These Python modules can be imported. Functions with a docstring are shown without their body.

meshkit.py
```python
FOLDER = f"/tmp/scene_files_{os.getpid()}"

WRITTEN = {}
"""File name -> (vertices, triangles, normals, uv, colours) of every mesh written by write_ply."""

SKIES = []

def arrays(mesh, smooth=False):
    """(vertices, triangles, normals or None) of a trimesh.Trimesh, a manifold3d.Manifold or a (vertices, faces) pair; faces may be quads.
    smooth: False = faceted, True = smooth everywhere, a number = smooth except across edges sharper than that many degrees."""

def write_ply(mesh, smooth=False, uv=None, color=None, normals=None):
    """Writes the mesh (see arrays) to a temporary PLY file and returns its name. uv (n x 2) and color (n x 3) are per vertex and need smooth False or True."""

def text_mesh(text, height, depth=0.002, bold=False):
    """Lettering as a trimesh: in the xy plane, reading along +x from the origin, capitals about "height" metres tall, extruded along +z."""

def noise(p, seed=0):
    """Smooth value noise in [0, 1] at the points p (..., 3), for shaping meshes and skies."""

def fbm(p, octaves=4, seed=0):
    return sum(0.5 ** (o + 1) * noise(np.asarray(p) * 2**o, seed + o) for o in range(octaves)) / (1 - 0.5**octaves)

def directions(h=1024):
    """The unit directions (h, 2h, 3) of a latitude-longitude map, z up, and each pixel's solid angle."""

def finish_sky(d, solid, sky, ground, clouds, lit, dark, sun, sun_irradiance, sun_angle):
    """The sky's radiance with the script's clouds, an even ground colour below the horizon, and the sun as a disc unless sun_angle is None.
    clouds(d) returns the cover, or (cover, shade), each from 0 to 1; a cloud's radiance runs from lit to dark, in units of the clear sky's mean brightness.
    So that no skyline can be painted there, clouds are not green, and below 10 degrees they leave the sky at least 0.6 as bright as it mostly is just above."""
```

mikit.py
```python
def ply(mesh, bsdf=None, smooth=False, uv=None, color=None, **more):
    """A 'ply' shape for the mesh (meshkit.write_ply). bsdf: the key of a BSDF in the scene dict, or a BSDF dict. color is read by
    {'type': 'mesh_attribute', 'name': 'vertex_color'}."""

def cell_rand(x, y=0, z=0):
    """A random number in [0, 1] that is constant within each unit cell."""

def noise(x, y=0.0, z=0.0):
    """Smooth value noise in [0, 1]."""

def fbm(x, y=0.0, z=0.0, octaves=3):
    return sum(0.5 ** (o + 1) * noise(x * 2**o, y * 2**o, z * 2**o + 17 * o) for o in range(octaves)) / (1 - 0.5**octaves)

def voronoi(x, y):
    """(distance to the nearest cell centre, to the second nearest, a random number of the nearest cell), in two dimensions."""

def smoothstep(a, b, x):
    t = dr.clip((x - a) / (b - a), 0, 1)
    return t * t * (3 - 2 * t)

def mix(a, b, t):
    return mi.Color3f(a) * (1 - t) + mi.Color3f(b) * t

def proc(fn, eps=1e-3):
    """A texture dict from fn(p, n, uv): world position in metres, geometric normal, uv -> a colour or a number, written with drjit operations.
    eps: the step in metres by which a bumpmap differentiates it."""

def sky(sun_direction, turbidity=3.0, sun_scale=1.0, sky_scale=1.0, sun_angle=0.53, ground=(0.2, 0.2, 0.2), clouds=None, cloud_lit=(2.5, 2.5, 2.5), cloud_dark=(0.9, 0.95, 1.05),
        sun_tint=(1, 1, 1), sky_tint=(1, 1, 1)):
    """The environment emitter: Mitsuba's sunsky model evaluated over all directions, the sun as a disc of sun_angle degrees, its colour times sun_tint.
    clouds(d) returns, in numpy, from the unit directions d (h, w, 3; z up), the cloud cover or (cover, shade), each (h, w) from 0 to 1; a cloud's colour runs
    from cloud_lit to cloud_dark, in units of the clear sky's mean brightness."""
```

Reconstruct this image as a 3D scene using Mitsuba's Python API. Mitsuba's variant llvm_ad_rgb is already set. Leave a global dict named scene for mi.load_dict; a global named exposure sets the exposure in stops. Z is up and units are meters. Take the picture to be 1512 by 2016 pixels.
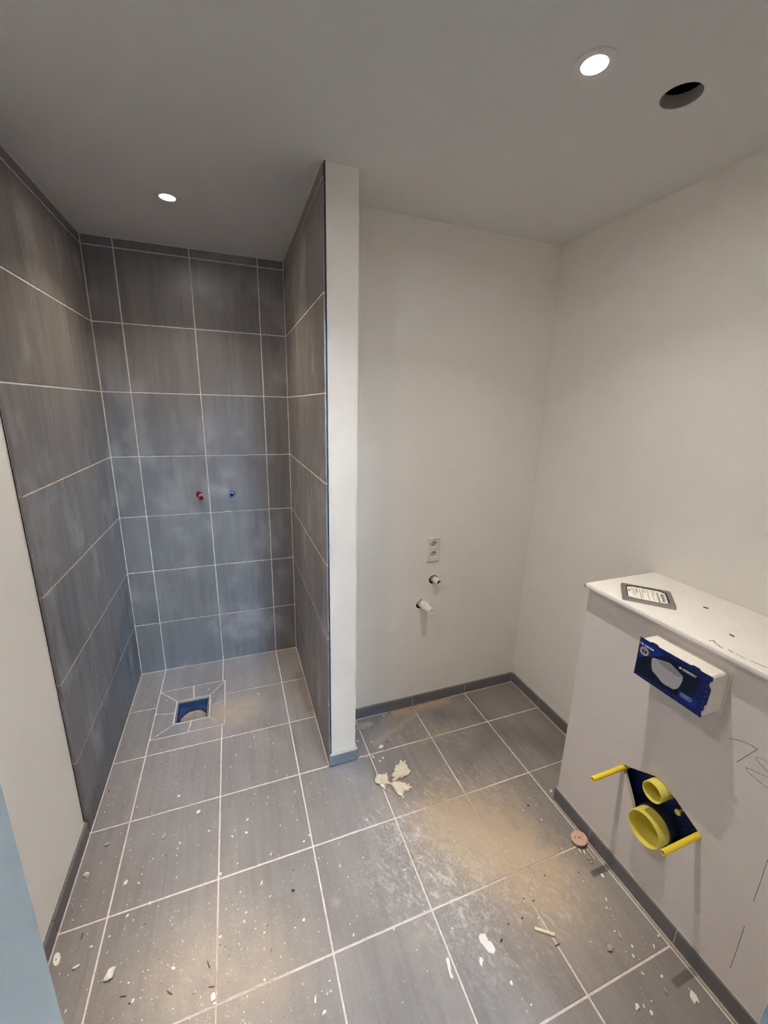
"""A half-finished bathroom with a tiled shower niche, built for Mitsuba 3. Units are metres, z is up, the shower's back wall is the plane y = 0."""
import math, random
import numpy as np, trimesh, shapely, shapely.geometry as sg
import drjit as dr
import mitsuba as mi
import mikit, meshkit
from mikit import noise, fbm, smoothstep, mix, cell_rand, proc
T = mi.ScalarTransform4f
scene, labels = {}, {}
rng = np.random.default_rng(7)
random.seed(7)

# ---------------------------------------------------------------- camera, sky, exposure
FOV = math.degrees(2 * math.atan(756 / 802.61))
eye, fwd, up = np.array([0.54807, -2.28475, 1.45683]), np.array([0.339803, 0.907084, -0.248459]), np.array([0.064744, 0.240991, 0.968365])
scene['camera'] = {'type': 'perspective', 'fov_axis': 'x', 'fov': FOV, 'near_clip': 0.01, 'far_clip': 100.0,
                   'to_world': T().look_at(origin=eye.tolist(), target=(eye + fwd).tolist(), up=up.tolist())}
SKY = 4000.0
exposure = 0.0
scene['sky'] = mikit.sky((0.25, 0.85, 0.55), turbidity=3.0, sun_scale=0.0, sky_scale=SKY, ground=(0.06, 0.06, 0.06), clouds=lambda d: np.full(d.shape[:2], 0.92), cloud_lit=(0.48, 1.04, 2.15), cloud_dark=(0.48, 1.04, 2.15))
LAMPS = [(0.395, -0.49), (1.290, -1.462), (0.415, -1.46)]      # the three recessed downlights
LAMP_COLOUR, LAMP_I = np.array([1.0, 0.922, 0.825]), 2.55

# the room's planes
H = 2.1425                                                     # ceiling
XP, XP2, YP = 0.8438, 0.9565, -0.9146                          # the partition: tiled face, white face, front
YA, XR = -0.691, 1.930                                         # painted wall of the basin recess, right wall
XB, ZB, YB = 1.6385, 0.896, -1.349                             # the boxed-in cistern: front, top, end
YD, YD2 = -2.10, -2.22                                         # the doorway's wall, inner and outer face
COLS = [0.0, 0.1192, 0.4201, 0.7201, 1.0213, 1.3185, 1.6201, 1.9185]
ROWS = [0.0, -0.311, -0.6165, -0.9146, -1.2139, -1.5123, -1.8131, -2.0950]
LEVELS = [0.0, 0.294, 0.595, 0.8937, 1.1961, 1.4976, 1.7976, 2.1010, 2.1395]
J = 0.0024                                                     # half a joint

# ---------------------------------------------------------------- helpers
def number(key):
    if key not in scene and key not in USED:
        return key
    k = 1
    while f'{key}_{k:03d}' in scene or f'{key}_{k:03d}' in USED:
        k += 1
    return f'{key}_{k:03d}'
USED = set()
def put(key, mesh, bsdf, smooth=False, **more):
    key = number(key)
    scene[key] = mikit.ply(mesh, bsdf, smooth=smooth, **more)
    return key
def again(key, shape, to_world, bsdf=None):
    key = number(key)
    scene[key] = {**shape, 'to_world': to_world}
    if bsdf: scene[key]['bsdf'] = {'type': 'ref', 'id': bsdf}
    return key
def tag(key, label, category=None, group=None, kind=None):
    labels[key] = {'label': label}
    if category: labels[key]['category'] = category
    if group: labels[key]['group'] = group
    if kind: labels[key]['kind'] = kind
def thing(key, label, category, group=None):
    key = number(key); USED.add(key); tag(key, label, category, group); return key
def structure(key, label):
    tag(key, label, kind='structure')
def box(x0, x1, y0, y1, z0, z1):
    m = trimesh.creation.box((abs(x1 - x0), abs(y1 - y0), abs(z1 - z0)))
    m.apply_translation(((x0 + x1) / 2, (y0 + y1) / 2, (z0 + z1) / 2)); return m
def bevel(x0, x1, y0, y1, z0, z1, b=0.0012):
    x, y, z = sorted((x0, x1)), sorted((y0, y1)), sorted((z0, z1))
    b = min(b, 0.4 * min(x[1] - x[0], y[1] - y[0], z[1] - z[0])); p = []
    for i in (0, 1):
        for j in (0, 1):
            for k in (0, 1):
                c = np.array([x[i], y[j], z[k]]); s = np.array([1 - 2 * i, 1 - 2 * j, 1 - 2 * k]) * b
                p += [c + s * [0, 1, 1], c + s * [1, 0, 1], c + s * [1, 1, 0]]
    return trimesh.convex.convex_hull(np.array(p))
def join(*ms): return trimesh.util.concatenate(list(ms))
def prism(poly, h): return trimesh.creation.extrude_polygon(poly, h, engine='earcut')
def frame_of(origin, ex, ey, ez):
    m = np.eye(4); m[:3, 0], m[:3, 1], m[:3, 2], m[:3, 3] = ex, ey, ez, origin; return m
def tube(r0, r1, h, n=32):
    """An open pipe along +z from z = 0 to h."""
    b = min(0.0012, (r1 - r0) / 3)
    return trimesh.creation.revolve([[r0, 0], [r1, 0], [r1, h - b], [r1 - b, h], [r0 + b, h], [r0, h - b], [r0, 0]], sections=n)
def lathe(pts, n=32): return trimesh.creation.revolve(pts, sections=n)
def place(m, M): m = m.copy(); m.apply_transform(M); return m
def along(origin, d, upv=(0, 0, 1)):
    d = np.asarray(d, float) / np.linalg.norm(d); ex = np.cross(upv, d); ex /= np.linalg.norm(ex)
    return frame_of(origin, ex, np.cross(d, ex), d)

# ---------------------------------------------------------------- materials
def rgb(*c): return {'type': 'rgb', 'value': list(c)}
def mat(key, colour, rough=0.6, spec=0.4, two=True, **more):
    d = {'type': 'principled', 'base_color': colour if isinstance(colour, dict) else rgb(*colour), 'roughness': rough, 'specular': spec, **more}
    scene[key] = {'type': 'twosided', 'bsdf': d} if two else d

def streaks(u, v, seed):
    """Stone grain that runs along v."""
    a = fbm(u * 46.0 + seed, v * 3.4, seed, 4)
    b = fbm(u * 150.0, v * 9.0 + seed, 3.0 + seed, 2)
    c = fbm(u * 11.0 + 5.0, v * 1.6 + seed, 7.0, 3)
    vein = smoothstep(0.60, 0.70, fbm(u * 62.0 + 3.0, v * 2.6 + seed * 2.0, 11.0, 3))
    return (a - 0.5) * 0.34 + (b - 0.5) * 0.16 + (c - 0.5) * 0.34 - 0.10 * vein

def tile_wall(p, n, uv):
    side = dr.abs(n.x) > 0.5
    u = dr.select(side, p.y, p.x)
    cell = cell_rand(dr.floor(dr.select(side, (p.y + 0.311) / 0.303, (p.x - 0.1192) / 0.3009)), dr.floor((p.z + 0.008) / 0.3005), dr.select(side, mi.Float(3), mi.Float(9)))
    s = streaks(u, p.z, dr.floor(cell * 37.0))
    val = 1.0 + 0.85 * s + (cell - 0.5) * 0.12
    c = mi.Color3f(0.175, 0.152, 0.130) * val
    haze = smoothstep(0.52, 0.80, fbm(u * 7.0 + 2.0, p.z * 5.0, 4.0, 4)) * 0.22                     # dried cement film
    spots = [(0.455, 1.05, 0.06, 0.5), (0.53, 1.035, 0.05, 0.5), (0.27, 0.80, 0.05, 0.35), (0.42, 1.30, 0.07, 0.35), (0.60, 0.22, 0.10, 0.40), (0.45, 0.25, 0.10, 0.30), (0.78, 0.50, 0.04, 0.35), (0.20, 0.95, 0.04, 0.25), (0.62, 1.30, 0.05, 0.25)]
    back = dr.select(side, 0.0, 1.0)
    for (x, z, r, k) in spots:
        d = (dr.square(p.x - x) + dr.square((p.z - z) * 0.8)) / (r * r)
        haze += back * k * dr.exp(-d) * smoothstep(0.25, 0.8, fbm(p.x * 22.0, p.z * 16.0, 2.0, 5)) * 0.8
    low_dark = dr.select(side & (p.x < 0.4), 1.0, 0.0) * smoothstep(0.0, 0.10, 0.62 + p.y * 0.55 + 0.10 * (fbm(p.y * 9.0, p.z * 9.0, 1.0, 3) - 0.5) - p.z)   # darker low on the left wall, reaching higher towards the back
    c = c * (1.0 - 0.30 * low_dark)
    return mix(c, (0.46, 0.45, 0.44), dr.clip(haze, 0, 0.7))

def seg(p, x0, y0, x1, y1, r):
    dx, dy = x1 - x0, y1 - y0
    t = dr.clip(((p.x - x0) * dx + (p.y - y0) * dy) / (dx * dx + dy * dy), 0, 1)
    return dr.exp(-(dr.square(p.x - x0 - t * dx) + dr.square(p.y - y0 - t * dy)) / (r * r))
def dusty(p, c):
    """Sand and plaster dust trodden over the floor, on tiles and joints alike, with a painted lamp pool by the drain."""
    n1, n2 = fbm(p.x * 26.0, p.y * 26.0, 1.0, 4), fbm(p.x * 190.0, p.y * 190.0, 5.0, 2)
    sand = 1.1 * seg(p, 0.455, -0.455, 0.52, -0.462, 0.088) + 1.35 * seg(p, 1.20, -1.29, 1.39, -1.54, 0.135) + 0.45 * seg(p, 1.36, -1.28, 1.44, -1.32, 0.10)  # sand; by the drain partly the bright pool of the downlight, painted in
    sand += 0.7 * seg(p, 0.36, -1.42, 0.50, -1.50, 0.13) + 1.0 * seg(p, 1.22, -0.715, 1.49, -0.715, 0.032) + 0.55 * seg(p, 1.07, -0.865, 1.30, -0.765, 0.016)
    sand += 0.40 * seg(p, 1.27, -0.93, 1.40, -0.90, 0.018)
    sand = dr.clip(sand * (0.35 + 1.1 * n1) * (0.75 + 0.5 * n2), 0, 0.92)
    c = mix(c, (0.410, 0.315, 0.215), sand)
    pale = 0.5 * seg(p, 1.05, -1.30, 1.10, -1.42, 0.085) + 0.35 * seg(p, 1.00, -1.20, 1.03, -1.30, 0.05) + 0.30 * seg(p, 0.92, -1.38, 1.0, -1.45, 0.10) + 0.35 * seg(p, 1.1, -1.60, 1.25, -1.45, 0.09) + 0.07
    pale *= (0.25 + 0.9 * n1) * smoothstep(0.30, 0.75, n2) * 0.8
    c = mix(c, (0.50, 0.46, 0.43), dr.clip(pale, 0, 0.8))
    scr = smoothstep(0.52, 0.80, fbm(p.x * 105.0 + p.y * 60.0, p.y * 42.0 - p.x * 50.0, 9.0, 4))                  # scuffs and scratches in the dust
    scr *= 0.9 * seg(p, 1.02, -1.22, 1.10, -1.48, 0.10) + 0.5 * seg(p, 1.15, -1.62, 1.40, -1.62, 0.12) + 0.5 * seg(p, 0.90, -1.38, 0.98, -1.50, 0.07) + 0.45 * seg(p, 1.20, -1.15, 1.50, -1.22, 0.10) + 0.4 * seg(p, 1.20, -0.85, 1.45, -0.95, 0.07)
    c = mix(c, (0.62, 0.57, 0.52), dr.clip(scr * 0.62, 0, 0.5))
    rust = seg(p, 0.822, -0.27, 0.830, -0.56, 0.022) * (0.4 + 0.8 * n1)
    c = mix(c, (0.15, 0.10, 0.065), dr.clip(rust, 0, 0.5))
    white = 1.3 * seg(p, 1.128, -1.622, 1.135, -1.648, 0.014) + 0.9 * seg(p, 1.098, -1.660, 1.092, -1.668, 0.008) + 1.0 * seg(p, 1.010, -1.628, 1.004, -1.664, 0.006)
    white = smoothstep(0.55, 0.75, white * (0.5 + 1.0 * fbm(p.x * 130.0, p.y * 130.0, 2.0, 3)))
    c = mix(c, (0.80, 0.79, 0.77), white * 0.9)
    buff = 0.8 * seg(p, 0.965, -1.555, 0.950, -1.562, 0.014) + 0.7 * seg(p, 0.752, -1.395, 0.757, -1.40, 0.012)
    return mix(c, (0.42, 0.36, 0.27), dr.clip(buff * n1 * 1.3, 0, 0.6))
def tile_floor(p, n, uv):
    cell = cell_rand(dr.floor((p.x - 0.1192) / 0.3003), dr.floor((p.y + 0.0125) / 0.3005), 5.0)
    s = streaks(p.x, p.y, dr.floor(cell * 41.0))
    c = mi.Color3f(0.247, 0.216, 0.193) * (1.0 + 0.55 * s + (cell - 0.5) * 0.10)
    c *= 0.86 + 0.28 * fbm(p.x * 6.0 + 3.0, p.y * 6.0, 8.0, 4)
    wiped = seg(p, 1.62, -0.95, 1.80, -1.12, 0.07) + seg(p, 1.42, -0.80, 1.58, -0.86, 0.05) + 0.8 * seg(p, 1.42, -1.08, 1.55, -1.02, 0.05)
    c *= 1.0 - 0.22 * dr.clip(wiped, 0, 1)
    return dusty(p, c)
def grout_floor(p, n, uv):
    return dusty(p, mi.Color3f(0.69, 0.61, 0.56) * (0.85 + 0.3 * fbm(p.x * 90.0, p.y * 90.0, 3.0, 2)))
def grout_wall(p, n, uv):
    return mi.Color3f(0.64, 0.60, 0.57) * (0.85 + 0.3 * fbm(p.x * 60.0 + p.y * 60.0, p.z * 60.0, 3.0, 2))
def skirt(p, n, uv):
    u = p.x + p.y
    return mi.Color3f(0.150, 0.138, 0.128) * (1.0 + 0.8 * streaks(p.z * 1.0 + 3.0, u, 4.0))
def board(p, n, uv):
    f = fbm(p.y * 300.0, p.z * 300.0, p.x * 300.0, 2)
    g = fbm(p.y * 5.0, p.z * 5.0, 2.0, 3)
    speck = smoothstep(0.90, 0.94, noise(p.y * 260.0, p.z * 260.0, 3.0))
    return mi.Color3f(0.66, 0.61, 0.59) * (0.94 + 0.08 * f + 0.06 * g) * (1.0 - 0.09 * speck)
def paint(p, n, uv):
    f = fbm(p.x * 3.0 + p.y * 2.0, p.z * 3.0, p.y * 2.0, 3)
    return mi.Color3f(0.800, 0.775, 0.735) * (0.965 + 0.07 * f)
def melamine(p, n, uv):
    f = smoothstep(0.72, 0.8, noise(p.x * 240.0, p.y * 240.0, 1.0))
    return mi.Color3f(0.78, 0.755, 0.72) * (1.0 - 0.03 * f) * (0.97 + 0.06 * fbm(p.x * 14.0, p.y * 14.0, 1.0, 3))
def felt(p, n, uv): return fbm(p.x * 150.0 + p.y * 40.0, p.y * 150.0, p.z * 150.0, 2)
def dirt(p, n, uv):
    return mi.Color3f(0.30, 0.26, 0.21) * (0.6 + 0.9 * fbm(p.x * 120.0, p.y * 120.0, 1.0, 3))
def fibre(p, n, uv):
    return mi.Color3f(0.82, 0.75, 0.63) * (0.8 + 0.35 * fbm(p.x * 160.0, p.y * 160.0, p.z * 160.0, 3))

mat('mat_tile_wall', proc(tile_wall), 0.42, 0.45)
mat('mat_tile_floor', proc(tile_floor), 0.55, 0.35)
mat('mat_grout_floor', proc(grout_floor), 0.9, 0.2)
mat('mat_grout_wall', proc(grout_wall), 0.9, 0.2)
mat('mat_skirting', proc(skirt), 0.45, 0.4)
scene['mat_paint'] = {'type': 'twosided', 'bsdf': {'type': 'bumpmap', 'tex': proc(felt, eps=1.5e-3), 'scale': 0.0006, 'bsdf': {'type': 'principled', 'base_color': proc(paint), 'roughness': 0.75, 'specular': 0.25}}}
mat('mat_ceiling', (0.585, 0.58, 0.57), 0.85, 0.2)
mat('mat_hall', (0.36, 0.36, 0.36), 0.85, 0.2)
mat('mat_hall_floor', (0.26, 0.23, 0.20), 0.6, 0.3)
mat('mat_lining', (0.42, 0.475, 0.495), 0.4, 0.4)
mat('mat_board', proc(board), 0.85, 0.2)
mat('mat_plaster_edge', (0.62, 0.58, 0.53), 0.9, 0.2)
mat('mat_shelf', proc(melamine), 0.38, 0.45)
mat('mat_chipboard', (0.34, 0.25, 0.17), 0.9, 0.2)
mat('mat_bead', (0.50, 0.47, 0.45), 0.85, 0.2)
mat('mat_white_plastic', (0.80, 0.78, 0.74), 0.35, 0.5)
mat('mat_socket', (0.74, 0.71, 0.66), 0.35, 0.5)
mat('mat_black', (0.012, 0.012, 0.013), 0.6, 0.3)
mat('mat_dark_blue', (0.020, 0.030, 0.075), 0.5, 0.4)
mat('mat_cavity', (0.005, 0.005, 0.026), 0.6, 0.2)
mat('mat_attic', (0.02, 0.019, 0.018), 0.9, 0.1)
mat('mat_cut_edge', (0.34, 0.32, 0.30), 0.9, 0.1)
mat('mat_yellow', (0.74, 0.66, 0.12), 0.4, 0.45)
mat('mat_yellow_deep', (0.80, 0.60, 0.03), 0.4, 0.45)
mat('mat_red', (0.42, 0.07, 0.10), 0.35, 0.5)
mat('mat_red_dark', (0.045, 0.006, 0.012), 0.5, 0.4)
mat('mat_blue', (0.12, 0.20, 0.52), 0.35, 0.5)
mat('mat_blue_dark', (0.006, 0.012, 0.09), 0.5, 0.4)
mat('mat_steel', (0.80, 0.79, 0.78), 0.35, 0.5, metallic=0.6)
mat('mat_steel_dull', (0.36, 0.34, 0.32), 0.42, 0.5, metallic=0.85)
mat('mat_concrete', proc(dirt), 0.95, 0.1)
mat('mat_grey_plastic', (0.35, 0.36, 0.38), 0.5, 0.4)
mat('mat_foam', (0.76, 0.73, 0.68), 0.8, 0.2)
mat('mat_card_navy', (0.0028, 0.005, 0.045), 0.5, 0.18)
mat('mat_card_black', (0.002, 0.002, 0.0035), 0.5, 0.12)
mat('mat_card_blue', (0.005, 0.018, 0.14), 0.5, 0.18)
mat('mat_print_white', (0.72, 0.73, 0.76), 0.5, 0.3)
mat('mat_print_pale', (0.36, 0.44, 0.70), 0.5, 0.3)
mat('mat_print_grey', (0.36, 0.34, 0.335), 0.5, 0.3)
mat('mat_print_grey_dark', (0.23, 0.215, 0.21), 0.5, 0.3)
mat('mat_paper', (0.80, 0.77, 0.70), 0.8, 0.2)
mat('mat_ink', (0.10, 0.085, 0.07), 0.8, 0.2)
mat('mat_ink_faint', (0.34, 0.30, 0.26), 0.8, 0.2)
mat('mat_pencil', (0.11, 0.095, 0.09), 0.7, 0.2)
mat('mat_plaster_chip', (0.80, 0.78, 0.73), 0.9, 0.2)
mat('mat_stone_chip', (0.40, 0.34, 0.29), 0.9, 0.2)
mat('mat_dark_chip', (0.035, 0.028, 0.022), 0.8, 0.2)
mat('mat_wood_chip', (0.13, 0.075, 0.045), 0.8, 0.2)
mat('mat_stick', (0.70, 0.62, 0.47), 0.7, 0.3)
mat('mat_sand', (0.40, 0.30, 0.20), 0.95, 0.1)
mat('mat_pink', (0.62, 0.40, 0.30), 0.5, 0.35)
mat('mat_wool', proc(fibre), 1.0, 0.05)
mat('mat_scrap', (0.36, 0.33, 0.28), 0.9, 0.1)
mat('mat_scuff', (0.34, 0.28, 0.22), 0.9, 0.1)
mat('mat_lamp_ring', (0.60, 0.59, 0.57), 0.4, 0.4)
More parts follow.
